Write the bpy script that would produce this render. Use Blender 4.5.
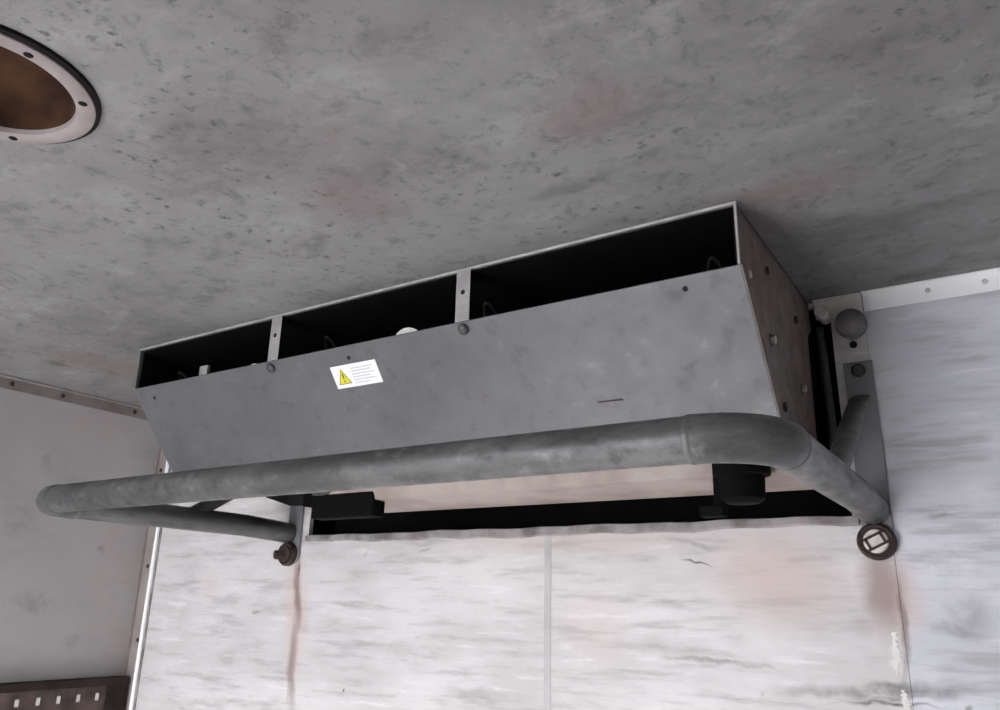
import bpy, bmesh, math, random
from mathutils import Vector, Matrix
random.seed(7)
S = bpy.context.scene
for o in list(bpy.data.objects): bpy.data.objects.remove(o)
C = S.collection

# ---------------------------------------------------------------- camera
# camera frame recovered from the three vanishing points (f in pixels of a 1000x710 frame)
F = 788.62
K = 0.52                       # metres per calibration unit (ceiling is one unit above the lens)
CAM_Z = 1.70
YW = 2.6566                    # calibration distance of the front wall
R0 = Vector((0.84084847, -0.14616953, -0.52116055))
R1 = Vector((0.54081548, 0.26635551, 0.79785548))
R1 = (R1 - R0 * R1.dot(R0)).normalized(); R0.normalize()
R2 = R0.cross(R1)
def U(x, y, z): return Vector((x * K, (y - YW) * K, CAM_Z + z * K))
def ray(px, py):
    d = Vector((px - 500, py - 355, F)); return Vector((R0.dot(d), R1.dot(d), R2.dot(d)))
def on(px, py, ax, val):       # pixel -> calibration point on the plane axis = val
    r = ray(px, py); return r * (val / r[ax])
def onp(px, py, p0, n):        # pixel -> calibration point on a plane
    r = ray(px, py); return r * (p0.dot(n) / r.dot(n))
cam = bpy.data.cameras.new('camera'); camo = bpy.data.objects.new('camera', cam); C.objects.link(camo)
cam.sensor_width = 36; cam.lens = F / 1000 * 36; cam.clip_start = 0.02
right = Vector((R0[0], R1[0], R2[0])); down = Vector((R0[1], R1[1], R2[1])); fwd = Vector((R0[2], R1[2], R2[2]))
m = Matrix((right, -down, -fwd)).transposed().to_4x4(); m.translation = U(0, 0, 0) 
camo.matrix_world = m
S.camera = camo

# ---------------------------------------------------------------- light: overcast daylight through the open rear doors
XL, XR, YB, ZC = -4.0 * K, 0.42, -3.0, CAM_Z + K          # left wall, right wall, rear door plane, ceiling
DX0, DX1, DZ1 = XL, -0.80, 2.10                            # the open half of the rear doorway
W = bpy.data.worlds.new('overcast_sky'); S.world = W; W.use_nodes = True
bg = W.node_tree.nodes['Background']; bg.inputs[0].default_value = (0.95, 0.965, 1.0, 1); bg.inputs[1].default_value = 8.5
pl = bpy.data.lights.new('door_portal', 'AREA'); pl.shape = 'RECTANGLE'; pl.size = DX1 - DX0; pl.size_y = DZ1
pl.cycles.is_portal = True
po = bpy.data.objects.new('door_portal', pl); C.objects.link(po); po.location = ((DX0 + DX1) / 2, YB - 0.02, DZ1 / 2); po.rotation_euler = (math.pi / 2, 0, 0)
sun = bpy.data.lights.new('sun', 'SUN'); sun.energy = 18; sun.angle = math.radians(2); sun.color = (1, .975, .97)
so = bpy.data.objects.new('sun', sun); C.objects.link(so)      # low sun through the open leaf: falls on the floor and the foot of the front wall
so.rotation_euler = Vector((math.sin(.12) * math.cos(.52), math.cos(.12) * math.cos(.52), -math.sin(.52))).to_track_quat('-Z', 'Y').to_euler()
S.view_settings.view_transform = 'Standard'; S.view_settings.look = 'None'; S.view_settings.gamma = 1
S.view_settings.use_curve_mapping = False
S.view_settings.exposure = 0.48

# ---------------------------------------------------------------- materials
class NT:
    def __init__(s, name):
        s.m = bpy.data.materials.new(name); s.m.use_nodes = True; s.t = s.m.node_tree; s.b = s.t.nodes['Principled BSDF']
    def n(s, kind, **kw):
        x = s.t.nodes.new(kind)
        for k, v in kw.items(): setattr(x, k, v)
        return x
    def l(s, a, b): s.t.links.new(a, b)
    def noise(s, vec, scale, detail=4, rough=.6, stretch=None):
        if stretch:
            mp = s.n('ShaderNodeMapping'); mp.inputs['Scale'].default_value = stretch; s.l(vec, mp.inputs[0]); vec = mp.outputs[0]
        x = s.n('ShaderNodeTexNoise'); x.inputs['Scale'].default_value = scale; x.inputs['Detail'].default_value = detail; x.inputs['Roughness'].default_value = rough
        s.l(vec, x.inputs['Vector']); return x.outputs[0]
    def ramp(s, v, lo, hi, a=0., b=1.):
        x = s.n('ShaderNodeMapRange', interpolation_type='SMOOTHSTEP'); s.l(v, x.inputs[0])
        x.inputs[1].default_value = lo; x.inputs[2].default_value = hi; x.inputs[3].default_value = a; x.inputs[4].default_value = b
        return x.outputs[0]
    def math(s, op, a, b):
        x = s.n('ShaderNodeMath', operation=op)
        for i, v in enumerate((a, b)):
            if isinstance(v, (int, float)): x.inputs[i].default_value = v
            else: s.l(v, x.inputs[i])
        return x.outputs[0]
    def mix(s, fac, a, b):
        x = s.n('ShaderNodeMix', data_type='RGBA')
        for i, v in ((0, fac), (6, a), (7, b)):
            if isinstance(v, (int, float)): x.inputs[i].default_value = v
            elif isinstance(v, tuple): x.inputs[i].default_value = (*v, 1)
            else: s.l(v, x.inputs[i])
        return x.outputs[2]
    def pos(s): return s.n('ShaderNodeNewGeometry').outputs['Position']
    def obj(s): return s.n('ShaderNodeTexCoord').outputs['Object']
    def warp(s, vec, scale, amt):
        x = s.n('ShaderNodeTexNoise'); x.inputs['Scale'].default_value = scale; s.l(vec, x.inputs['Vector'])
        a = s.n('ShaderNodeVectorMath', operation='MULTIPLY_ADD'); s.l(x.outputs['Color'], a.inputs[0])
        a.inputs[1].default_value = (amt,) * 3; s.l(vec, a.inputs[2])
        b = s.n('ShaderNodeVectorMath', operation='SUBTRACT'); s.l(a.outputs[0], b.inputs[0]); b.inputs[1].default_value = (amt / 2,) * 3
        return b.outputs[0]
    def marks(s, vec, items, axis, rag=22):
        """soft elliptical marks; items: (centre, half a, half b, angle, strength), axis = surface normal axis"""
        acc = None
        for c, ra, rb, ang, st in items:
            mp = s.n('ShaderNodeMapping', vector_type='TEXTURE'); s.l(vec, mp.inputs[0]); mp.inputs['Location'].default_value = c
            if axis == 1: mp.inputs['Scale'].default_value = (ra, 1e4, rb); mp.inputs['Rotation'].default_value = (0, ang, 0)
            elif axis == 2: mp.inputs['Scale'].default_value = (ra, rb, 1e4); mp.inputs['Rotation'].default_value = (0, 0, ang)
            else: mp.inputs['Scale'].default_value = (1e4, ra, rb); mp.inputs['Rotation'].default_value = (ang, 0, 0)
            ln = s.n('ShaderNodeVectorMath', operation='LENGTH'); s.l(mp.outputs[0], ln.inputs[0])
            v = s.ramp(ln.outputs['Value'], 1.0, 0.15, 0, st)
            acc = v if acc is None else s.math('MAXIMUM', acc, v)
        br = s.ramp(s.noise(vec, rag, 5, .7), .36, .60)
        return s.math('MULTIPLY', acc, br) if rag else acc
    def out(s, col, rough=.6, metal=0., bump=None, bstr=.2, bdist=.002, spec=None):
        if isinstance(col, tuple): s.b.inputs['Base Color'].default_value = (*col, 1)
        else: s.l(col, s.b.inputs['Base Color'])
        if isinstance(rough, (int, float)): s.b.inputs['Roughness'].default_value = rough
        else: s.l(rough, s.b.inputs['Roughness'])
        s.b.inputs['Metallic'].default_value = metal
        if spec is not None: s.b.inputs['Specular IOR Level'].default_value = spec
        if bump is not None:
            x = s.n('ShaderNodeBump'); x.inputs['Strength'].default_value = bstr; x.inputs['Distance'].default_value = bdist
            s.l(bump, x.inputs['Height']); s.l(x.outputs[0], s.b.inputs['Normal'])
        return s.m

def simple(name, a, b, scale=20, rough=.6, metal=0., bstr=.1, lo=.35, hi=.65, spec=None):
    t = NT(name); v = t.obj(); n = t.noise(v, scale, 5)
    return t.out(t.mix(t.ramp(n, lo, hi), a, b), rough, metal, n, bstr, spec=spec)

def wp(px, py): return U(*on(px, py, 1, YW))
def cp(px, py): return U(*on(px, py, 2, 1.0))
def lp(px, py): return U(*on(px, py, 0, -4.0))

def mark_w(px0, py0, px1, py1, half, st):      # a streak on the front wall between two photo points
    a, b = wp(px0, py0), wp(px1, py1); d = b - a
    return ((a + b) / 2, max(d.length / 2, half), half, -math.atan2(d.z, d.x), st)

def front_wall_mat(name, base, base2):
    t = NT(name); p = t.pos()
    big = t.noise(p, 3.0, 5, .6, (1, 1, 2.2)); streak = t.noise(p, 9, 6, .65, (.55, 1, 4.5)); fine = t.noise(p, 60, 4, .6, (.5, 1, 2.0))
    col = t.mix(t.ramp(big, .35, .68), base, base2)
    col = t.mix(t.ramp(streak, .48, .70, 0, .7), col, (.34, .325, .332))
    col = t.mix(t.ramp(streak, .44, .30, 0, .6), col, (.80, .79, .81))
    col = t.mix(t.ramp(fine, .58, .75, 0, .35), col, (.42, .41, .41))
    wq = t.warp(t.warp(p, 5, .06), 40, .012)
    pink = t.marks(wq, [mark_w(297, 520, 291, 720, .055, .5), mark_w(690, 555, 870, 605, .11, .55), mark_w(883, 540, 896, 660, .06, .6),
        mark_w(560, 620, 640, 640, .09, .22), mark_w(420, 545, 760, 535, .035, .35), mark_w(120, 560, 118, 690, .05, .3), mark_w(205, 580, 215, 590, .05, .25)], 1, 0)
    col = t.mix(pink, col, (.57, .42, .38))
    rust = t.marks(wq, [mark_w(298, 535, 294, 660, .017, .72), mark_w(295, 590, 289, 750, .021, .6), mark_w(872, 525, 884, 660, .045, .6), mark_w(888, 545, 906, 700, .010, .7),
        mark_w(300, 556, 297, 590, .008, .9), mark_w(848, 620, 872, 640, .03, .25)], 1, 0)
    col = t.mix(rust, col, (.17, .10, .085))
    wk = t.warp(p, 26, .022)
    dark = t.marks(wk, [mark_w(845, 684, 930, 688, .010, .95), mark_w(740, 690, 1040, 692, .015, .75), mark_w(640, 653, 800, 670, .007, .6), mark_w(900, 620, 1010, 640, .02, .5), mark_w(800, 706, 1000, 690, .005, .6),
        mark_w(820, 699, 960, 708, .004, .95), mark_w(676, 556, 722, 568, .0028, .95), mark_w(655, 535, 735, 552, .008, .4), mark_w(762, 692, 764, 696, .005, .8), mark_w(915, 515, 965, 518, .006, .6),
        mark_w(930, 610, 1010, 622, .05, .4), mark_w(344, 687, 344, 692, .005, .95), mark_w(412, 553, 436, 549, .004, .55), mark_w(362, 556, 370, 550, .005, .45), mark_w(250, 612, 262, 612, .006, .5),
        mark_w(210, 655, 260, 660, .03, .3), mark_w(640, 600, 700, 608, .012, .28), mark_w(330, 640, 480, 660, .02, .22), mark_w(600, 640, 740, 655, .02, .22), mark_w(968, 705, 975, 712, .006, .7),
        mark_w(770, 560, 850, 558, .012, .3), mark_w(430, 690, 540, 700, .02, .3), mark_w(150, 700, 250, 706, .012, .3)], 1, 5)
    col = t.mix(dark, col, (.09, .085, .085))
    white = t.marks(wk, [mark_w(893, 635, 900, 680, .012, .95), mark_w(902, 690, 912, 712, .010, .9), mark_w(905, 560, 1000, 580, .05, .3), mark_w(940, 470, 1000, 520, .05, .3)], 1)
    col = t.mix(white, col, (.86, .86, .90))
    return t.out(col, t.ramp(fine, .3, .7, .38, .6), 0, streak, .10, .002)

def ceiling_mat():
    t = NT('ceiling_grimy_laminate'); p = t.pos()
    big = t.noise(p, 2.0, 5, .6, (1, 1.3, 1)); mid = t.noise(p, 7, 7, .72, (.75, 1.2, 1)); fine = t.noise(t.warp(p, 18, .05), 34, 6, .72)
    col = t.mix(t.ramp(big, .36, .66), (.228, .226, .224), (.175, .171, .170))
    col = t.mix(t.ramp(mid, .50, .70, 0, .55), col, (.090, .086, .086))
    col = t.mix(t.ramp(mid, .48, .33, 0, .6), col, (.315, .313, .310))
    col = t.mix(t.ramp(fine, .52, .70, 0, .55), col, (.07, .066, .066))
    col = t.mix(t.ramp(fine, .45, .30, 0, .3), col, (.31, .307, .304))
    cl = t.ramp(t.noise(p, 3.4, 3, .5), .42, .62); sp = t.math('MULTIPLY', t.ramp(t.noise(p, 60, 4, .6), .58, .72, 0, .75), cl)
    col = t.mix(sp, col, (.04, .037, .038))
    wq = t.warp(t.warp(p, 7, .10), 40, .012)
    def e(px, py, ra, rb, st, a=0): return (cp(px, py), ra, rb, a, st)
    pink = t.marks(wq, [e(590, 115, .10, .07, .45), e(350, 200, .10, .10, .38), e(780, 190, .12, .06, .5), e(120, 370, .12, .30, .5), e(330, 145, .06, .04, .25), e(700, 240, .2, .08, .35), e(60, 365, .1, .06, .4)], 2, 0)
    col = t.mix(pink, col, (.19, .128, .128))
    dk = t.marks(wq, [e(415, 165, .12, .03, .5), e(205, 190, .12, .03, .4), e(330, 110, .03, .02, .7), e(310, 245, .09, .03, .5), e(60, 362, .05, .05, .8), e(100, 372, .04, .05, .6), e(650, 165, .04, .02, .5),
        e(440, 140, .05, .02, .5), e(900, 60, .015, .01, .9), e(840, 60, .008, .006, .9), e(400, 285, .25, .02, .35), e(560, 190, .10, .02, .4), e(180, 130, .06, .02, .45), e(130, 60, .02, .01, .4),  # one long thin mark runs along the housing's front top edge
        e(920, 273, .05, .012, .7), e(240, 330, .1, .05, .4)], 2)  # first mark here is the gap shadow over the white trim, painted in
    col = t.mix(dk, col, (.07, .062, .06))
    return t.out(col, .62, 0, mid, .12, .003)

def left_wall_mat():
    t = NT('left_wall_scuffed_laminate'); p = t.pos()
    big = t.noise(p, 2.5, 5, .6); mid = t.noise(p, 10, 6, .65, (1, .7, 1.8)); fine = t.noise(p, 50, 4)
    col = t.mix(t.ramp(big, .35, .68), (.41, .402, .396), (.35, .342, .338))
    col = t.mix(t.ramp(mid, .52, .74, 0, .45), col, (.30, .29, .285))
    col = t.mix(t.ramp(fine, .60, .75, 0, .3), col, (.30, .29, .28))
    wq = t.warp(p, 8, .08)
    def e(px, py, ra, rb, st): return (lp(px, py), ra, rb, 0, st)
    pink = t.marks(wq, [e(115, 580, .13, .35, .4), e(100, 425, .2, .06, .45), e(122, 650, .08, .12, .4)], 0)
    col = t.mix(pink, col, (.46, .34, .32))
    dk = t.marks(wq, [e(47, 460, .02, .08, .25), e(30, 600, .1, .03, .3), e(70, 640, .03, .04, .3), e(20, 520, .05, .05, .25), e(102, 550, .015, .02, .45)], 0)
    col = t.mix(dk, col, (.12, .115, .11))
    return t.out(col, .6, 0, mid, .1, .003)

def galv(name, a, b, c, rough, metal, sc=1.0):
    t = NT(name); v = t.obj(); n1 = t.noise(v, 5 * sc, 5, .6); n2 = t.noise(v, 28 * sc, 5, .65); n3 = t.noise(v, 110 * sc, 3)
    col = t.mix(t.ramp(n1, .35, .68), a, b); col = t.mix(t.ramp(n2, .52, .72, 0, .6), col, c)
    col = t.mix(t.ramp(n2, .42, .28, 0, .35), col, tuple(min(1, x * 1.5) for x in a))
    r = t.ramp(n2, .3, .7, rough - .08, rough + .1)
    return t.out(col, r, metal, n3, .04, .001)

M = {}
M['wall_mid'] = front_wall_mat('wall_panel_warm_white', (.65, .625, .63), (.53, .51, .512))
M['wall_right'] = front_wall_mat('wall_panel_cool_white', (.65, .655, .71), (.53, .54, .58))
M['ceiling'] = ceiling_mat()
M['seam'] = simple('seam_strip_grey', (.50, .485, .49), (.42, .405, .41), 14, .5)
M['left'] = left_wall_mat()
M['floor'] = simple('floor_worn_grey', (.51, .505, .51), (.41, .405, .41), 6, .6)
M['ground'] = simple('yard_concrete', (.36, .36, .37), (.30, .30, .305), 3, .9)
M['trim_white'] = simple('trim_bright_aluminium', (.96, .96, .97), (.92, .92, .94), 12, .35)
M['trim_dull'] = simple('trim_dull_aluminium', (.82, .80, .78), (.68, .64, .62), 18, .5)
M['trim_flange'] = simple('trim_pinkish_stained', (.31, .275, .27), (.25, .205, .20), 10, .6)
M['trim_rust'] = simple('trim_stained_brown', (.23, .205, .20), (.17, .14, .138), 9, .6)
M['panel'] = galv('galvanised_sheet', (.155, .155, .163), (.128, .127, .133), (.095, .092, .096), .40, .3)
M['side'] = galv('side_sheet_brown_stained', (.165, .130, .12), (.125, .093, .086), (.08, .055, .05), .5, .05)
M['lip'] = simple('bare_sheet_edge', (.55, .54, .53), (.42, .41, .40), 30, .4, .3)
M['strap'] = simple('strap_zinc', (.42, .41, .41), (.34, .33, .33), 40, .45, .3)
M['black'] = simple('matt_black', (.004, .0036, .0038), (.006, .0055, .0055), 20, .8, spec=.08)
M['coil'] = simple('coil_dark', (.008, .008, .0085), (.014, .0135, .0135), 60, .6, spec=.2)
M['beige'] = simple('drip_pan_beige', (.42, .36, .325), (.30, .235, .21), 7, .55)
def tube_mat():
    t = NT('galvanised_tube'); v = t.obj(); st = t.noise(v, 16, 6, .65, (.40, .22, 1.3)); sm = t.noise(v, 45, 5, .65, (.7, .22, 1)); big = t.noise(v, 6, 3)
    col = t.mix(t.ramp(st, .38, .64), (.135, .136, .136), (.065, .065, .066))
    col = t.mix(t.ramp(sm, .52, .70, 0, .6), col, (.035, .035, .036)); col = t.mix(t.ramp(sm, .44, .30, 0, .45), col, (.24, .24, .24))
    col = t.mix(t.ramp(big, .40, .62, 0, .35), col, (.05, .05, .05))
    return t.out(col, t.ramp(sm, .3, .7, .34, .55), .25)
M['tube'] = tube_mat()
M['weld'] = galv('weld_ring', (.13, .13, .13), (.09, .09, .09), (.05, .05, .05), .4, .2)
M['plate'] = galv('bracket_plate_grey', (.22, .22, .238), (.185, .185, .197), (.14, .138, .14), .45, .15)
M['rustbolt'] = simple('rusty_dark_bolt', (.026, .017, .015), (.05, .032, .027), 50, .7, .1)
M['bolt'] = simple('grey_bolt', (.06, .06, .06), (.10, .095, .095), 60, .5, .3)
M['screw'] = simple('zinc_screw', (.62, .60, .57), (.45, .42, .40), 60, .3, .7)
M['hole'] = simple('dark_hole', (.01, .01, .01), (.015, .015, .015), 20, .9)
M['lightbolt'] = simple('washer_pale', (.66, .62, .60), (.48, .44, .42), 60, .45, .1)
M['label'] = simple('label_white_vinyl', (.88, .88, .91), (.84, .84, .88), 20, .4)
M['yellow'] = simple('label_yellow', (.72, .68, .03), (.66, .60, .03), 20, .45)
M['print'] = simple('label_print_grey', (.55, .55, .58), (.62, .62, .64), 30, .5)
M['ink'] = simple('label_ink', (.10, .09, .02), (.14, .12, .03), 30, .5)
M['ring'] = simple('vent_flange_offwhite', (.33, .29, .29), (.27, .225, .225), 12, .6)
M['gasket'] = simple('gasket_black', (.008, .007, .007), (.015, .012, .012), 30, .8, spec=.15)
M['bowl'] = simple('vent_rust_brown', (.078, .038, .018), (.026, .011, .008), 9, .85, spec=.15)
M['bumper'] = simple('bumper_grey', (.13, .126, .122), (.22, .21, .205), 22, .55)
M['rail'] = simple('rail_dark_brown', (.018, .011, .010), (.036, .023, .020), 16, .75, spec=.2)
M['rail_plate'] = simple('rail_brown_plate', (.13, .095, .08), (.05, .034, .029), 14, .7, spec=.25)
M['sealant'] = simple('sealant_grey', (.36, .335, .335), (.15, .13, .13), 14, .6)
M['foam'] = simple('white_foam', (.80, .79, .76), (.70, .68, .65), 25, .7)
M['hose'] = simple('hose_dark', (.03, .032, .03), (.045, .045, .043), 20, .45)

# ---------------------------------------------------------------- mesh helpers (world coordinates, re-based to the parent)
def obj(name, bm, mt, parent=None, smooth=False):
    me = bpy.data.meshes.new(name); bmesh.ops.recalc_face_normals(bm, faces=bm.faces[:])
    if parent is not None: bmesh.ops.translate(bm, verts=bm.verts[:], vec=-world_loc(parent))
    bm.to_mesh(me); bm.free()
    if smooth:
        for f in me.polygons: f.use_smooth = True
        try: me.set_sharp_from_angle(angle=math.radians(40))
        except Exception: pass
    me.materials.append(M[mt]); o = bpy.data.objects.new(name, me); C.objects.link(o)
    if parent is not None: o.parent = parent
    return o
def world_loc(o):
    v = Vector(o.location)
    while o.parent: o = o.parent; v += Vector(o.location)
    return v
def thing(name, label, cat, loc, group=None):
    o = bpy.data.objects.new(name, None); C.objects.link(o); o.location = loc; o.empty_display_size = .1
    return tag(o, label, cat, group)
def tag(o, label, cat, group=None):
    o['label'] = label; o['category'] = cat
    if group: o['group'] = group
    return o
def struct(o, label):
    o['kind'] = 'structure'; o['label'] = label; return o
def box(bm, a, b, bev=0):
    a, b = Vector(a), Vector(b); lo = Vector(map(min, a, b)); hi = Vector(map(max, a, b))
    r = bmesh.ops.create_cube(bm, size=1); vs = r['verts']
    for v in vs: v.co = Vector(((hi[i] if v.co[i] > 0 else lo[i]) for i in range(3)))
    if bev:
        es = list({e for v in vs for e in v.link_edges}); bmesh.ops.bevel(bm, geom=es, offset=bev, segments=2, profile=.5, affect='EDGES')
    return bm
def prism(bm, pts, ext, bev=0):
    """polygon (list of Vectors) extruded by the vector ext"""
    ext = Vector(ext); n = len(pts)
    a = [bm.verts.new(p) for p in pts]; b = [bm.verts.new(Vector(p) + ext) for p in pts]
    fs = [bm.faces.new(a), bm.faces.new(b[::-1])] + [bm.faces.new((a[i], b[i], b[(i + 1) % n], a[(i + 1) % n])) for i in range(n)]
    if bev: bmesh.ops.bevel(bm, geom=list({e for f in fs for e in f.edges}), offset=bev, segments=1, affect='EDGES')
    return bm
def sweep(bm, path, r, seg=28, cap=True, flat=None):
    """tube along a path; r is a number or list; flat=(axis, list of factors) squashes the section"""
    n = len(path); path = [Vector(p) for p in path]; up = None; rings = []
    for i, p in enumerate(path):
        t = (path[min(i + 1, n - 1)] - path[max(i - 1, 0)]).normalized()
        if up is None:
            up = Vector((0, 0, 1)) if abs(t.z) < .9 else Vector((1, 0, 0))
        s = t.cross(up).normalized(); u = s.cross(t).normalized(); up = u
        rr = r[i] if isinstance(r, (list, tuple)) else r
        ring = []
        for k in range(seg):
            a = 2 * math.pi * k / seg; d = s * math.cos(a) * rr + u * math.sin(a) * rr
            if flat: d = d - flat[0] * d.dot(flat[0]) * (1 - flat[1][i])
            ring.append(bm.verts.new(p + d))
        rings.append(ring)
    for a, b in zip(rings, rings[1:]):
        for k in range(seg): bm.faces.new((a[k], a[(k + 1) % seg], b[(k + 1) % seg], b[k]))
    if cap: bm.faces.new(rings[0][::-1]); bm.faces.new(rings[-1])
    return bm
def lathe(bm, c, axis, prof, seg=32):
    """prof: list of (radius, height along axis)"""
    axis = Vector(axis).normalized(); s = axis.orthogonal().normalized(); u = axis.cross(s); rings = []
    for r, h in prof:
        if r < 1e-6: rings.append([bm.verts.new(c + axis * h)]); continue
        rings.append([bm.verts.new(c + axis * h + (s * math.cos(2 * math.pi * k / seg) + u * math.sin(2 * math.pi * k / seg)) * r) for k in range(seg)])
    for a, b in zip(rings, rings[1:]):
        for k in range(seg):
            q = [a[k % len(a)], a[(k + 1) % len(a)], b[(k + 1) % len(b)], b[k % len(b)]]
            q = [v for i, v in enumerate(q) if v not in q[:i]]
            if len(q) > 2: bm.faces.new(q)
    return bm
def dome(c, axis, r, h, base=0.0):
    bm = bmesh.new(); pr = [(0, -0.001), (r, -0.001), (r, base)] + [(r * math.cos(a), base + h * math.sin(a)) for a in (.35, .75, 1.15)] + [(0, base + h)]
    return lathe(bm, Vector(c), axis, pr, 16)
def hexhead(c, axis, r, h):
    bm = bmesh.new(); return lathe(bm, Vector(c), axis, [(0, -.001), (r, -.001), (r, h * .85), (r * .85, h), (0, h)], 6)

BK = Vector((0, -1, 0))        # out of the front wall, into the room
# ================================================================= SETTING
T = .012                       # panel thickness; the wall's visible face is y = 0
OX0, OX1 = U(-2.77, 0, 0).x, U(-.425, 0, 0).x; OZ0, OZ1 = U(0, 0, .283).z, U(0, 0, .985).z
SEAM = [XL, U(-2.81, 0, 0).x, U(-1.50, 0, 0).x, U(-.322, 0, 0).x, XR]
bm = bmesh.new()
box(bm, (XL - .08, T, 0), (OX0, .11, ZC + .08)); box(bm, (OX1, T, 0), (XR + .08, .11, ZC + .08)); box(bm, (OX0, T, 0), (OX1, .11, OZ0)); box(bm, (OX0, T, OZ1), (OX1, .11, ZC + .08))
wf = struct(obj('wall_front', bm, 'black'), 'pale panelled front wall behind the evaporator')
g = .0002
def wpanel(pts, mt, dy=0):
    bm = bmesh.new(); prism(bm, [Vector((x, -dy, z)) for x, z in pts], (0, T + dy - .0005, 0), .0003); return obj('wall_panel', bm, mt, wf)
wpanel([(SEAM[0], 0), (SEAM[1] - g, 0), (SEAM[1] - g, ZC), (SEAM[0], ZC)], 'wall_mid')
wpanel([(SEAM[1] + g, 0), (SEAM[2] - g, 0), (SEAM[2] - g, OZ0), (OX0, OZ0), (OX0, OZ1), (SEAM[2] - g, OZ1), (SEAM[2] - g, ZC), (SEAM[1] + g, ZC)], 'wall_mid')
wpanel([(SEAM[2] + g, 0), (SEAM[3] - g, 0), (SEAM[3] - g, ZC), (SEAM[2] + g, ZC), (SEAM[2] + g, OZ1), (OX1, OZ1), (OX1, OZ0), (SEAM[2] + g, OZ0)], 'wall_mid')
wpanel([(SEAM[3] + g, 0), (SEAM[4], 0), (SEAM[4], ZC), (SEAM[3] + g, ZC)], 'wall_right')
bm = bmesh.new(); prism(bm, [Vector((SEAM[2] - .0075, -.0002, 0)), Vector((SEAM[2] + .0075, -.0002, 0)), Vector((SEAM[2] + .0075, -.0002, OZ0 - .012)), Vector((SEAM[2] - .0075, -.0002, OZ0 - .012))], (0, -.0005, 0), .0002); obj('seam_strip', bm, 'seam', wf)
# wavy sealant bead along the lower edge of the opening
bm = bmesh.new(); N = 90; rows = []
for i in range(N + 1):
    f = i / N; x = OX0 - .004 + (U(-.40, 0, 0).x - OX0) * f
    w0 = .0025 * math.sin(f * 23) + .0018 * math.sin(f * 61 + 1) + random.uniform(-.0008, .0008)
    lo = OZ0 - .011 - .004 * math.sin(f * 3.1) + w0 * .7; hi = OZ0 + .0045 + w0 * .4; dp = .0055 + .0015 * math.sin(f * 40)
    rows.append([bm.verts.new((x, -.0015, lo)), bm.verts.new((x, -.002 - dp, lo + .003)), bm.verts.new((x, -.002 - dp * .8, hi - .002)), bm.verts.new((x, .004, hi))])
for a, b in zip(rows, rows[1:]):
    for k in range(4): bm.faces.new((a[k], a[(k + 1) % 4], b[(k + 1) % 4], b[k]))
bm.faces.new(rows[0]); bm.faces.new(rows[-1][::-1])
obj('sealant_bead', bm, 'sealant', wf, True)
# cracked white filler in the right-hand seam
for (x0, y0, x1, y1) in ((894, 632, 899, 676), (903, 690, 910, 715)):
    a, b = wp(x0, y0), wp(x1, y1); bm = bmesh.new(); nn = 22; L, Rr = [], []
    for i in range(nn):
        p = a.lerp(b, i / (nn - 1)); w = .0025 * math.sin(math.pi * (i + .6) / nn) + random.uniform(.0, .0035); p = p + Vector((random.uniform(-.002, .002), 0, 0))
        L.append(Vector((p.x - w, -.0015, p.z))); Rr.append(Vector((p.x + w, -.0015, p.z)))
    prism(bm, L + Rr[::-1], (0, .0014, 0)); obj('seam_filler', bm, 'foam', wf)

bm = bmesh.new(); box(bm, (XL - .08, YB, 0), (XL, 0, ZC + .08)); struct(obj('wall_left', bm, 'left'), 'grey scuffed left wall of the cargo box')
bm = bmesh.new(); box(bm, (XR, YB, 0), (XR + .08, 0, ZC + .08)); struct(obj('wall_right', bm, 'left'), 'right wall of the cargo box')
bm = bmesh.new(); box(bm, (XL - .08, YB, -.12), (XR + .08, .11, 0)); struct(obj('floor', bm, 'floor'), 'worn grey cargo floor')
bm = bmesh.new(); box(bm, (-16, YB - 26, -1.1), (14, 10, -1.0)); struct(obj('ground', bm, 'ground'), 'pale concrete yard outside the doors')
# ceiling with a round cut-out for the vent
VC = U(-1.647, .568, 1.0); VR = .173 * K
bm = bmesh.new(); n = 64; ring = []; out = []
x0, x1, y0, y1 = XL, XR, YB, 0.0
for k in range(n):
    a = 2 * math.pi * k / n; d = Vector((math.cos(a), math.sin(a), 0)); ring.append(bm.verts.new(VC + d * VR))
    ts = [((x1 if d.x > 0 else x0) - VC.x) / d.x if abs(d.x) > 1e-9 else 1e9, ((y1 if d.y > 0 else y0) - VC.y) / d.y if abs(d.y) > 1e-9 else 1e9]
    out.append(bm.verts.new(VC + d * min(ts)))
fs = [bm.faces.new((ring[k], out[k], out[(k + 1) % n], ring[(k + 1) % n])) for k in range(n)]
for cx, cy in ((x0, y0), (x0, y1), (x1, y0), (x1, y1)):
    c = Vector((cx, cy, VC.z))
    for k in range(n):
        p, q = out[k].co, out[(k + 1) % n].co
        if (abs(p.x - cx) < 1e-5) != (abs(q.x - cx) < 1e-5) and (abs(p.y - cy) < 1e-5) != (abs(q.y - cy) < 1e-5) and (c - (p + q) / 2).length < .7:
            v = bm.verts.new(c); bm.faces.new((out[k], v, out[(k + 1) % n]))
r = bmesh.ops.extrude_face_region(bm, geom=bm.faces[:]); bmesh.ops.translate(bm, verts=[v for v in r['geom'] if isinstance(v, bmesh.types.BMVert)], vec=(0, 0, .08))
struct(obj('ceiling', bm, 'ceiling'), 'grimy mottled grey ceiling')

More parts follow.
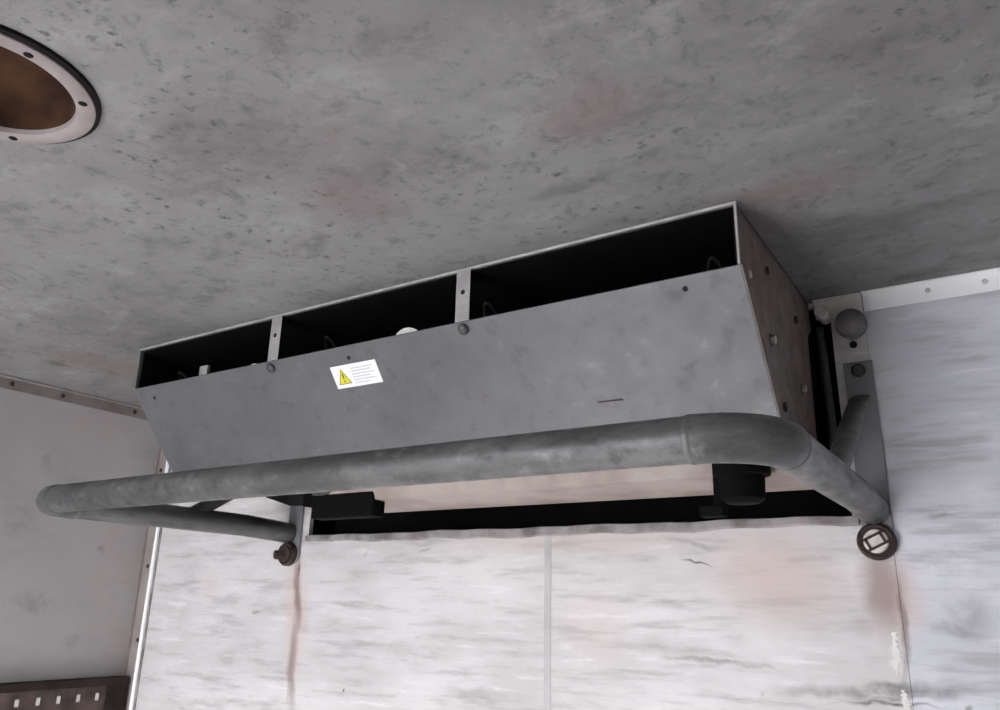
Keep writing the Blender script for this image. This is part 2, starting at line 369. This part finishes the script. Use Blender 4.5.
# closed half of the rear doors behind the viewer, and the header
bm = bmesh.new(); box(bm, (DX1, YB - .05, 0), (XR, YB - .001, DZ1), .002); d_ = struct(obj('door_1', bm, 'left'), 'closed right leaf of the rear doors')
bm = bmesh.new(); box(bm, (DX1 + .04, YB + .001, .9), (DX1 + .10, YB + .03, 1.1), .004); obj('door_handle', bm, 'bolt', d_)
bm = bmesh.new(); box(bm, (XL, YB - .05, DZ1), (XR, YB - .001, ZC + .08)); struct(obj('wall_rear', bm, 'left'), 'header above the rear doors')
# trims
def angle_trim(name, mt, label, p, q, a, wa, b, wb, th=.003):
    """L angle from p to q: flange directions a and b with widths"""
    p, q, a, b = map(Vector, (p, q, a, b)); bm = bmesh.new()
    prism(bm, [p, p + a * wa, p + a * wa + b * th, p + a * th + b * th, p + a * th + b * wb, p + b * wb], q - p, .0006)
    return struct(obj(name, bm, mt), label)
ZCt = ZC - .0005
t1 = angle_trim('trim_1', 'trim_white', 'bright white aluminium angle between ceiling and front wall', (SEAM[3] + .001, -.0005, ZCt), (XR, -.0005, ZCt), (0, 0, -1), .031, (0, -1, 0), .018)
for px, py in ((928, 291), (985, 282)):
    obj('rivet', dome(wp(px, py) + BK * .0035, BK, .0045, .002), 'lip', t1, True)
t2 = angle_trim('trim_2', 'trim_dull', 'dull aluminium angle beside the evaporator below the ceiling', (U(-.47, 0, 0).x, -.0025, ZCt), (SEAM[3] - .001, -.0025, ZCt), (0, 0, -1), .034, (0, -1, 0), .014)
t3 = angle_trim('trim_3', 'trim_rust', 'brown stained angle between left wall and ceiling', (XL + .0005, YB, ZCt), (XL + .0005, -.004, ZCt), (0, 0, -1), .030, (1, 0, 0), .022)
for px, py in ((12, 384), (63, 396), (135, 412)):
    q = on(px, py, 0, -3.99); obj('rivet', dome(U(*q) + Vector((0, 0, 0)), (1, 0, 0), .006, .003), 'rustbolt', t3, True)
tw = U(-3.905, 0, 0).x - XL
t4 = angle_trim('trim_4', 'trim_flange', 'corner angle between left wall and front wall with bright edge', (XL + .0005, -.0005, 0), (XL + .0005, -.0005, ZC - .034), (1, 0, 0), tw, (0, -1, 0), .010)
bm = bmesh.new(); sweep(bm, [(XL + tw, -.005, 0.01), (XL + tw, -.005, ZC - .036)], .0058, 12); obj('bright_edge', bm, 'trim_white', t4, True)
bm = bmesh.new(); box(bm, (XL + tw + .0055, -.003, 0), (XL + tw + .012, -.0005, ZC - .036)); obj('edge_seal', bm, 'sealant', t4)
for py in (566, 640, 470):
    q = on({566: 147, 575: 146, 640: 137, 652: 136, 470: 160}[py], py, 1, YW - .012); obj('screw', dome(U(q.x, YW - .0065, q.z), BK, .006, .004), 'rustbolt', t4, True)

# ================================================================= EVAPORATOR UNIT
XA, XB = -3.0, -.489                      # housing ends
YF, ZT, ZF = 1.83, .9965, .825             # front edge, top, lower edge of the outlet
YS, ZS = 2.105, .47                       # lower edge of the sloping front
YR = 2.565
ev = thing('evaporator_unit', 'long grey sheet-metal evaporator housing mounted under the ceiling on the front wall', 'evaporator', U((XA + XB) / 2, YW, ZS))
th = .003 / K
# side panels
prof = [(YF, ZT), (YF, ZF), (YS, ZS), (YR, ZS), (YR + .018, .86), (YW - .008, .90), (YW - .008, ZT)]
def side(x, d, mt):
    bm = bmesh.new(); prism(bm, [U(x, y, z) for y, z in prof], (d, 0, 0), .0006); return obj('side_panel', bm, mt, ev)
sp = side(XB, -.003, 'side'); sp['label'] = 'brown stained end panel with screws'
side(XA, .003, 'panel')
# top panel with folded bright lip over the outlet
bm = bmesh.new(); box(bm, U(XA, YF + .004, ZT - .006), U(XB, YW - .005, ZT)); obj('top_panel', bm, 'panel', ev)
bm = bmesh.new(); box(bm, U(XA - .004, YF - .005, ZT - .0055), U(XB + .004, YF + .003, ZT + .002), .0005); obj('top_lip', bm, 'lip', ev)
bm = bmesh.new(); box(bm, U(XB - .003, YF - .004, ZF), U(XB + .003, YF + .003, ZT - .0055), .0008); obj('end_lip', bm, 'lip', ev)
bm = bmesh.new(); box(bm, U(XA - .003, YF - .005, ZF), U(XA + .006, YF + .003, ZT - .0055), .0008); obj('end_lip', bm, 'panel', ev)
bm = bmesh.new(); box(bm, U(XA + .01, YF + .008, ZT - .012), U(XB - .01, YR, ZT - .007)); obj('shade_liner', bm, 'black', ev)  # black sheets added inside to paint the outlet's deep shade
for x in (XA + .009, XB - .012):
    bm = bmesh.new(); prism(bm, [U(x, y, z) for y, z in ((YF + .008, ZT - .014), (YF + .008, ZF + .004), (YS, ZS + .012), (YR, ZS + .012), (YR, ZT - .014))], (.0015, 0, 0)); obj('shade_liner', bm, 'black', ev)
# sloping front panel
sd = (U(0, YS, ZS) - U(0, YF, ZF)); sl = sd.length; sd.normalize(); sn = Vector((0, -sd.z, sd.y)); 
if sn.y > 0: sn = -sn
P0 = Vector((0, YF, ZF)); NN = Vector((0, sn.y, sn.z))
def on_slope(px, py): return U(*onp(px, py, P0, NN)) + sn * .004
bm = bmesh.new()
a, b = U(XA - .004, YF, ZF), U(XB + .004, YF, ZF)
prism(bm, [a + sn * .001, b + sn * .001, b + sd * sl + sn * .001, a + sd * sl + sn * .001], sn * .003, .0008)
fp = obj('front_panel', bm, 'panel', ev)
bm = bmesh.new(); prism(bm, [a + sd * .004 - sn * .0015 + Vector((.006, 0, 0)), b + sd * .004 - sn * .0015 - Vector((.006, 0, 0)), b + sd * (sl - .004) - sn * .0015 - Vector((.006, 0, 0)), a + sd * (sl - .004) - sn * .0015 + Vector((.006, 0, 0))], sn * .0015); obj('shade_liner', bm, 'black', ev)  # another added black sheet, darkening the back of the sloping front
bm = bmesh.new(); prism(bm, [b + sn * .004 + Vector((.0, 0, 0)), b + sd * sl + sn * .004, b + sd * sl - sn * .012, b - sn * .012 + sd * .012], (.002, 0, 0)); obj('folded_edge', bm, 'side', fp)
for px, py in ((156, 397), (350, 357), (686, 288)):
    obj('screw', dome(on_slope(px, py), sn, .0040, .0016), 'hole', fp, True)
bm = bmesh.new(); c = on_slope(610, 399); prism(bm, [c + Vector((-.02, 0, 0)), c + Vector((.02, 0, 0)) , c + Vector((.024, 0, 0)) + sd * .003, c + Vector((-.018, 0, 0)) + sd * .002], sn * .0005); obj('scratch_mark', bm, 'rustbolt', fp)
# straps across the outlet and their bolts
for (px, py), (bx, by) in (((275, 340), (273, 367)), ((463, 297), (465, 328))):
    q = on(px, py, 1, YF - .008); w = .026
    bm = bmesh.new(); box(bm, U(q.x - w, YF - .010, ZF - .004), U(q.x + w, YF - .007, ZT - .006), .0005); st = obj('strap', bm, 'strap', ev)
    hc = U(q.x, YF - .0105, (ZF + ZT) / 2 + .005); obj('strap_hole', dome(hc, BK, .0042, .0006), 'hole', st, True)
    obj('bolt', dome(on_slope(bx, by) - sn * .001, sn, .0095, .005, .004), 'bolt', ev, True)
# screws on the right-hand side panel
for px, py, mt, r in ((766, 271, 'rustbolt', .006), (795, 320, 'rustbolt', .0065), (771, 340, 'screw', .0065), (802, 389, 'screw', .006), (784, 407, 'rustbolt', .007), (746, 275, 'screw', .006)):
    c = U(*on(px, py, 0, XB)); 
    obj('screw', hexhead(c, (1, 0, 0), r, .007 if mt == 'screw' else .004), mt, sp)
    if mt == 'screw': obj('washer', dome(c, (1, 0, 0), r * 1.5, .0012), 'rustbolt', sp, True)
# inside: coil block, fan shrouds, pipes, floor plate and back plate
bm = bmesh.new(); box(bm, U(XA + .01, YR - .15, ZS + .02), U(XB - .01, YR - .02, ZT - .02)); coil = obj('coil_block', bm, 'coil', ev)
bm = bmesh.new()
for i in range(60):
    x = XA + .05 + i * (XB - XA - .1) / 59; box(bm, U(x - .004, YR - .165, ZS + .03), U(x + .004, YR - .148, ZT - .03))
f_ = obj('coil_fins', bm, 'coil', ev); f_['kind'] = 'stuff'
for fx in (-2.55, -1.75, -.95):
    c = U(fx, 2.20, .74); bm = bmesh.new(); lathe(bm, c, BK, [(.090, -.03), (.108, -.03), (.108, .03), (.112, .034), (.090, .034), (.088, .0), (.090, -.03)], 32); sh = obj('fan_shroud', bm, 'coil', ev, True)
    bm = bmesh.new(); lathe(bm, c, BK, [(0, -.03), (.03, -.03), (.03, .012), (.022, .018), (0, .018)], 20)
    for k in range(5):
        a = k * 2 * math.pi / 5 + fx; d = Vector((math.cos(a), 0, math.sin(a))); e = Vector((-math.sin(a), 0, math.cos(a)))
        prism(bm, [c + d * .028 - e * .012 + BK * .008, c + d * .082 - e * .03 + BK * .012, c + d * .084 + e * .026 - BK * .012, c + d * .028 + e * .012 - BK * .008], BK * .002)
    obj('fan', bm, 'coil', ev)
bm = bmesh.new(); prism(bm, [U(XA, YS, ZS), U(XB, YS, ZS), U(XB, YR, ZS), U(XA, YR, ZS)], (0, 0, .003)); obj('bottom_panel', bm, 'coil', ev)
bm = bmesh.new(); box(bm, (OX0 - .0, .085, OZ0), (OX1, .1, OZ1)); obj('back_plate', bm, 'black', ev)
bm = bmesh.new(); box(bm, U(-2.72, YR - .01, ZS - .06), U(-.50, YW + .1, ZT - .03)); obj('coil_casing', bm, 'black', ev)
for px, py, d, up in ((326, 337, 2.0, .07), (486, 303, 1.97, .05), (712, 258, 2.0, .06), (180, 372, 1.95, .05)):
    q = on(px, py, 1, d); bm = bmesh.new()
    sweep(bm, [U(q.x - .03 + .06 * k / 14, d + .05 * (1 - math.sin(math.pi * k / 14)), q.z - .09 + .09 * math.sin(math.pi * k / 14) ** .5) for k in range(15)], .003, 8); obj('pipe', bm, 'coil', ev, True)
# pale scraps and clips showing at the outlet's lower edge
q = on(412, 331, 1, YF + .02); bm = bmesh.new(); pts = []
for i in range(13):
    f = i / 12; pts.append(U(q.x - .065 + f * .20, YF + .02, ZF - .005 + .036 * math.sin(math.pi * min(1, f * 1.7 + .12)) ** .7 * (1 - .55 * f) if f < .52 else ZF - .005 + .024 * (1 - f) * 1.4))
prism(bm, pts + [U(q.x + .135, YF + .02, ZF - .012), U(q.x - .065, YF + .02, ZF - .012)], (0, .004, 0)); obj('foam_strip', bm, 'foam', ev)
for px, py, w, h in ((203, 371, .024, .028), (253, 366, .012, .012), (214, 374, .010, .008)):
    q = on(px, py, 1, YF + .03); bm = bmesh.new(); box(bm, U(q.x - w, YF + .03, ZF - .02), U(q.x + w, YF + .045, q.z + h * .8), .001); obj('clip', bm, 'strap' if w > .02 else 'foam', ev)
# drip pan below the coil and the black fittings hanging there
bm = bmesh.new(); ZP = .362
prism(bm, [U(-2.25, 2.22, .46), U(-2.25, 2.25, ZP + .008), U(-2.25, YR, ZP), U(-2.25, YR, .46)], (U(-.47, 0, 0).x - U(-2.25, 0, 0).x, 0, 0), .0004); dp = obj('drip_pan', bm, 'beige', ev); dp['label'] = 'beige drip pan under the housing'
def fitting(c, r, wid, label=None):
    bm = bmesh.new(); lathe(bm, c, (0, 0, -1), [(0, -.05), (r * 1.25, -.05), (r * 1.25, -.012), (r, -.010), (r * .95, .022), (r * .7, .028), (0, .028)], 20)
    m_ = obj('drain_fitting', bm, 'black', ev, True)
    bm = bmesh.new(); box(bm, c + Vector((-wid, -.012, -.046)), c + Vector((-r * .8, .012, -.030)), .002); box(bm, c + Vector((-wid * .66, -.008, -.046)), c + Vector((-wid * .45, .008, .012)), .002)
    obj('clamp', bm, 'black', m_)
fitting(U(*on(742, 484, 1, 2.22)), .033, .062)
bm = bmesh.new(); q0, q1 = on(312, 503, 1, 2.24), on(373, 503, 1, 2.24)
box(bm, U(q0.x, 2.24, on(350, 517, 1, 2.24).z), U(q1.x, 2.31, .465), .003); mb = obj('motor_box', bm, 'black', ev)
bm = bmesh.new(); sweep(bm, [U(q0.x - .03, 2.30, .43), U(q0.x + .02, 2.23, .41), U(q0.x + .07, 2.22, .405), U(q0.x + .12, 2.25, .43)], .007, 10); obj('cable', bm, 'hose', mb, True)
bm = bmesh.new(); sweep(bm, [U(-.452, YW - .03, .40), U(-.450, YW - .04, .6), U(-.455, YW - .035, .8), U(-.46, YW - .02, .90)], .007, 12); obj('drain_hose', bm, 'hose', ev, True)
# pale stub of insulated pipe near the ceiling corner
bm = bmesh.new(); q = on(822, 313, 1, 2.60); lathe(bm, U(q.x, 2.62, q.z), BK, [(0, -.02), (.011, -.02), (.012, .018), (.010, .022), (0, .022)], 16); obj('pipe_stub', bm, 'lightbolt', ev, True)
bm = bmesh.new(); q = on(291, 506, 1, 2.58)
prism(bm, [U(-2.995, 2.572, .485), U(-2.995, 2.572, .468), U(q.x, 2.572, q.z), U(-2.25, 2.572, .40), U(-2.25, 2.572, .485)], (0, .003, 0)); obj('rear_flange', bm, 'coil', ev)
# warning label stuck on the front panel
cs = [on_slope(*p) for p in ((331, 366.5), (376, 358.5), (384.5, 380.5), (340, 388.5))]
lc = sum(cs, Vector()) / 4; ux = Vector((1, 0, 0)); lw = ((cs[1] - cs[0]).length + (cs[2] - cs[3]).length) / 4; lh = ((cs[3] - cs[0]).length + (cs[2] - cs[1]).length) / 4
skew = ((cs[1] - cs[0]) + (cs[2] - cs[3])).normalized(); lx = (skew - sn * skew.dot(sn)).normalized(); ly = lx.cross(sn).normalized()
if ly.z < 0: ly = -ly
def lab(u, v, h): return lc + lx * u * lw + ly * v * lh + sn * h
bm = bmesh.new(); prism(bm, [lab(-1, -1, .0), lab(1, -1, .0), lab(1, 1, .0), lab(-1, 1, .0)], sn * .0004); wl = obj('warning_label', bm, 'label', fp); wl['label'] = 'white sticker with yellow warning triangle'
tri = [(-.86, -.66), (-.28, -.66), (-.57, .72)]
bm = bmesh.new(); prism(bm, [lab(u, v, .0004) for u, v in tri], sn * .0003); obj('warning_triangle', bm, 'yellow', fp)
bm = bmesh.new()
for i in range(3):
    (u0, v0), (u1, v1) = tri[i], tri[(i + 1) % 3]; cu, cv = -.57, -.2
    k = .86; prism(bm, [lab(u0, v0, .0007), lab(u1, v1, .0007), lab(cu + (u1 - cu) * k, cv + (v1 - cv) * k, .0007), lab(cu + (u0 - cu) * k, cv + (v0 - cv) * k, .0007)], sn * .0001)
prism(bm, [lab(-.61, .28, .0007), lab(-.53, .28, .0007), lab(-.55, -.22, .0007), lab(-.59, -.22, .0007)], sn * .0001)
prism(bm, [lab(-.605, -.34, .0007), lab(-.535, -.34, .0007), lab(-.535, -.48, .0007), lab(-.605, -.48, .0007)], sn * .0001)
obj('triangle_outline', bm, 'ink', fp)
bm = bmesh.new()
for i, (u0, u1) in enumerate(((-.15, .80), (-.15, .70), (-.15, .83), (-.15, .60), (-.15, .78), (-.15, .5))):
    v = .66 - i * .26; prism(bm, [lab(u0, v, .0004), lab(u1, v, .0004), lab(u1, v - .10, .0004), lab(u0, v - .10, .0004)], sn * .0002)
obj('printed_lines', bm, 'print', fp)

# ================================================================= TUBULAR GUARD
GX0, GX1, GY, GZ, TR = -2.885, -.365, 1.462, .315, .0243
gd = thing('guard_rail', 'galvanised tube guard rail bolted to the wall in front of the evaporator', 'guard rail', U((GX0 + GX1) / 2, YW, .17))
ER = .14; yw_ = YW - .012
bm = bmesh.new(); sweep(bm, [U(GX0 + ER + (GX1 - GX0 - 2 * ER) * i / 12, GY, GZ) for i in range(13)], TR, 32); obj('front_tube', bm, 'tube', gd, True)
for s, gx in ((1, GX0), (-1, GX1)):
    path = []
    for i in range(13):
        a = math.pi / 2 * i / 12; path.append(U(gx + s * ER * (1 - math.sin(a)), GY + ER * (1 - math.cos(a)), GZ))
    bm = bmesh.new(); sweep(bm, path, TR * 1.035, 32); obj('elbow', bm, 'tube', gd, True)
    for q, d in ((path[0], Vector((1, 0, 0))), (path[-1], Vector((0, 1, 0)))):
        bm = bmesh.new(); sweep(bm, [q - d * .004, q - d * .0015, q + d * .0015, q + d * .004], [TR * 1.03, TR * 1.055, TR * 1.055, TR * 1.03], 32); obj('weld', bm, 'weld', gd, True)
    n_ = 12; L = [U(gx, GY + ER + (yw_ - .005 - GY - ER) * i / n_, GZ - (.012 * max(0, (i - 9) / 3))) for i in range(n_ + 1)]
    bm = bmesh.new(); sweep(bm, L, TR, 32); obj('leg', bm, 'tube', gd, True)
    # wall plate with rounded lower end
    pc = gx + .007 if s < 0 else gx + .03; hw = .043; pts = [U(pc - hw, yw_, .772), U(pc + hw, yw_, .772)]
    for k in range(13):
        a = -math.pi * k / 12; pts.append(U(pc + hw * math.cos(a), yw_, .205 + hw * math.sin(a)))
    bm = bmesh.new(); prism(bm, pts, (0, .005, 0), .0008); pt = obj('wall_plate', bm, 'plate', gd)
    for z, r in ((.742, .0085),):
        c = U(pc, yw_, z); obj('bolt', hexhead(c, BK, r, .007), 'bolt', pt)
        obj('washer', dome(c, BK, r * 1.35, .001), 'rustbolt', pt, True)
    # brace: tube flattened at its upper end
    top = U(gx + .004, yw_ - .012, .655); low = U(gx, 2.10, GZ + .02); ax = Vector((0, 1, 0)); m_ = 12
    B = [low.lerp(top, i / m_) for i in range(m_ + 1)]; nrm = (top - low).cross(Vector((1, 0, 0))).normalized()
    rad = [.0155] * 9 + [.0155, .0155, .0155, .015]; fl = [1.] * 7 + [.9, .75, .55, .4, .32, .3]
    B[-1] = U(gx + .004, yw_ - .010, .652); 
    bm = bmesh.new(); sweep(bm, B, rad, 20, True, (nrm, fl)); obj('brace', bm, 'tube', gd, True)
    c = U(gx + .004, yw_ - .018, .630); obj('brace_bolt', hexhead(c + Vector((0, .003, 0)), BK, .007, .006), 'rustbolt', gd)
    # pivot bolt at the bottom: rusted boss, pale washer and slotted head
    c = U(gx + (.002 if s < 0 else .01), yw_, .208)
    bm = bmesh.new(); lathe(bm, c, BK, [(0, -.001), (.0285, -.001), (.0285, .008), (.0245, .014), (.0190, .010), (0, .010)], 28); boss = obj('pivot_boss', bm, 'rustbolt', gd, True)
    pale = 'lightbolt' if s < 0 else 'rustbolt'
    bm = bmesh.new(); lathe(bm, c, BK, [(0, .0095), (.0185, .0095), (.0185, .013), (.017, .0155), (0, .0165)], 28); hd = obj('bolt_head', bm, pale, boss, True)
    if s < 0:
        bm = bmesh.new()
        d1 = Vector((math.cos(.45), 0, math.sin(.45))); d2 = Vector((-math.sin(.45), 0, math.cos(.45)))
        for off in (.0085, -.0085):
            cc = c + d2 * off + BK * .0145; prism(bm, [cc - d1 * .017 - d2 * .002, cc + d1 * .017 - d2 * .002, cc + d1 * .017 + d2 * .002, cc - d1 * .017 + d2 * .002], BK * .003)
        for off in (.012, -.012):
            cc = c + d1 * off + BK * .0145; prism(bm, [cc - d2 * .008 - d1 * .002, cc + d2 * .008 - d1 * .002, cc + d2 * .008 + d1 * .002, cc - d2 * .008 + d1 * .002], BK * .003)
        obj('bolt_slot', bm, 'rustbolt', boss)
    else:
        obj('bolt_stem', hexhead(c + BK * .015 + Vector((-.006, 0, -.002)), (-.5, -1, -.1), .011, .02), 'rustbolt', boss)

# ================================================================= ROUND BUMPER ABOVE THE RIGHT PLATE
c = U(*on(851, 324, 1, YW - .03)); c.y = -.0025
bm = bmesh.new(); lathe(bm, c, BK, [(0, 0), (.022, 0), (.0245, .004), (.025, .02), (.023, .027), (.015, .031), (0, .0325)], 32)
tag(obj('rubber_bumper', bm, 'bumper', None, True), 'round grey rubber bumper on the wall above the right bracket plate', 'bumper')
c = wp(853.5, 345); c.y = -.0025
bm = bmesh.new(); tag(obj('screw_plug', dome(c, BK, .0062, .0015), 'hole', None, True), 'small black screw plug below the round grey bumper', 'plug')

# ================================================================= CEILING VENT
vt = thing('ceiling_vent', 'round ceiling vent with off-white flange and brown rusty bowl', 'vent', VC)
Z = Vector((0, 0, -1)); OR = .2175 * K
bm = bmesh.new(); lathe(bm, VC, Z, [(VR * 1.02, .0), (OR * 1.0, .0), (OR * 1.0, .0045), (OR * .96, .0055), (VR * 1.02, .0055), (VR * 1.02, 0)], 64); obj('gasket', bm, 'gasket', vt, True)
bm = bmesh.new(); lathe(bm, VC, Z, [(VR * .985, .0), (VR * .985, .006), (OR * .955, .0057), (OR * .955, .0075), (OR * .935, .009), (VR * 1.03, .009), (VR * .985, .0075), (VR * .96, -.004), (VR * .985, .0)], 64); fl_ = obj('flange', bm, 'ring', vt, True)
bm = bmesh.new(); lathe(bm, VC, Z, [(VR * .97, .002), (VR * .94, -.012), (VR * .86, -.030), (VR * .6, -.045), (VR * .3, -.050), (0, -.051), ], 64); obj('bowl', bm, 'bowl', vt, True)
for px, py in ((86, 97), (17, 135.5), (20, 55)):
    q = cp(px, py); d = (q - VC); d.z = 0; rr = (OR * .93 + VR) / 2
    for_ = VC + d.normalized() * rr; obj('screw', dome(for_ + Z * .0085, Z, .0050, .002), 'gasket', fl_, True)

# ================================================================= LASHING RAIL ON THE LEFT WALL
ry0, ry1 = U(0, 1.2, 0).y, U(0, 2.63, 0).y; rz = U(0, 0, -.385).z; xr = XL + .026
rl = thing('lashing_rail', 'dark brown slotted lashing rail on the left wall', 'rail', (XL, (ry0 + ry1) / 2, rz - .14))
bm = bmesh.new(); box(bm, (XL, ry0, rz - .020), (xr + .006, ry1, rz), .002); obj('top_lip', bm, 'rail', rl)
bm = bmesh.new(); box(bm, (XL, ry0, rz - .140), (xr + .006, ry1, rz - .122), .002); obj('bottom_lip', bm, 'rail', rl)
bm = bmesh.new(); box(bm, (XL, ry1 - .055, rz - .122), (xr + .004, ry1 - .0005, rz - .020), .001); obj('end_cap', bm, 'rail', rl)
# face plate made of bars with real slots between them
sz0, sz1 = U(0, 0, -.452).z, U(0, 0, -.492).z; pitch = .0965 * K; sw = .0058; s0 = U(0, 2.482, 0).y
bm = bmesh.new(); box(bm, (xr - .003, ry0, sz0), (xr, ry1 - .055, rz - .02)); box(bm, (xr - .003, ry0, rz - .122), (xr, ry1 - .055, sz1)); 
ys = []; y = s0
while y > ry0 + .02: ys.append(y); y -= pitch
e = ry1 - .055
for y in ys: box(bm, (xr - .003, y + sw, sz1), (xr, e, sz0)); e = y - sw
box(bm, (xr - .003, ry0, sz1), (xr, e, sz0)); fpz = obj('slotted_plate', bm, 'rail_plate', rl)
for y in ys:
    bm = bmesh.new(); box(bm, (xr - .010, y - sw * .9, sz1 + .002), (xr - .0008, y + sw * .9, sz0 - .002), .001); obj('bright_slot_fill', bm, 'foam', rl)  # white blocks added in the slots, painting the bright wall seen through them
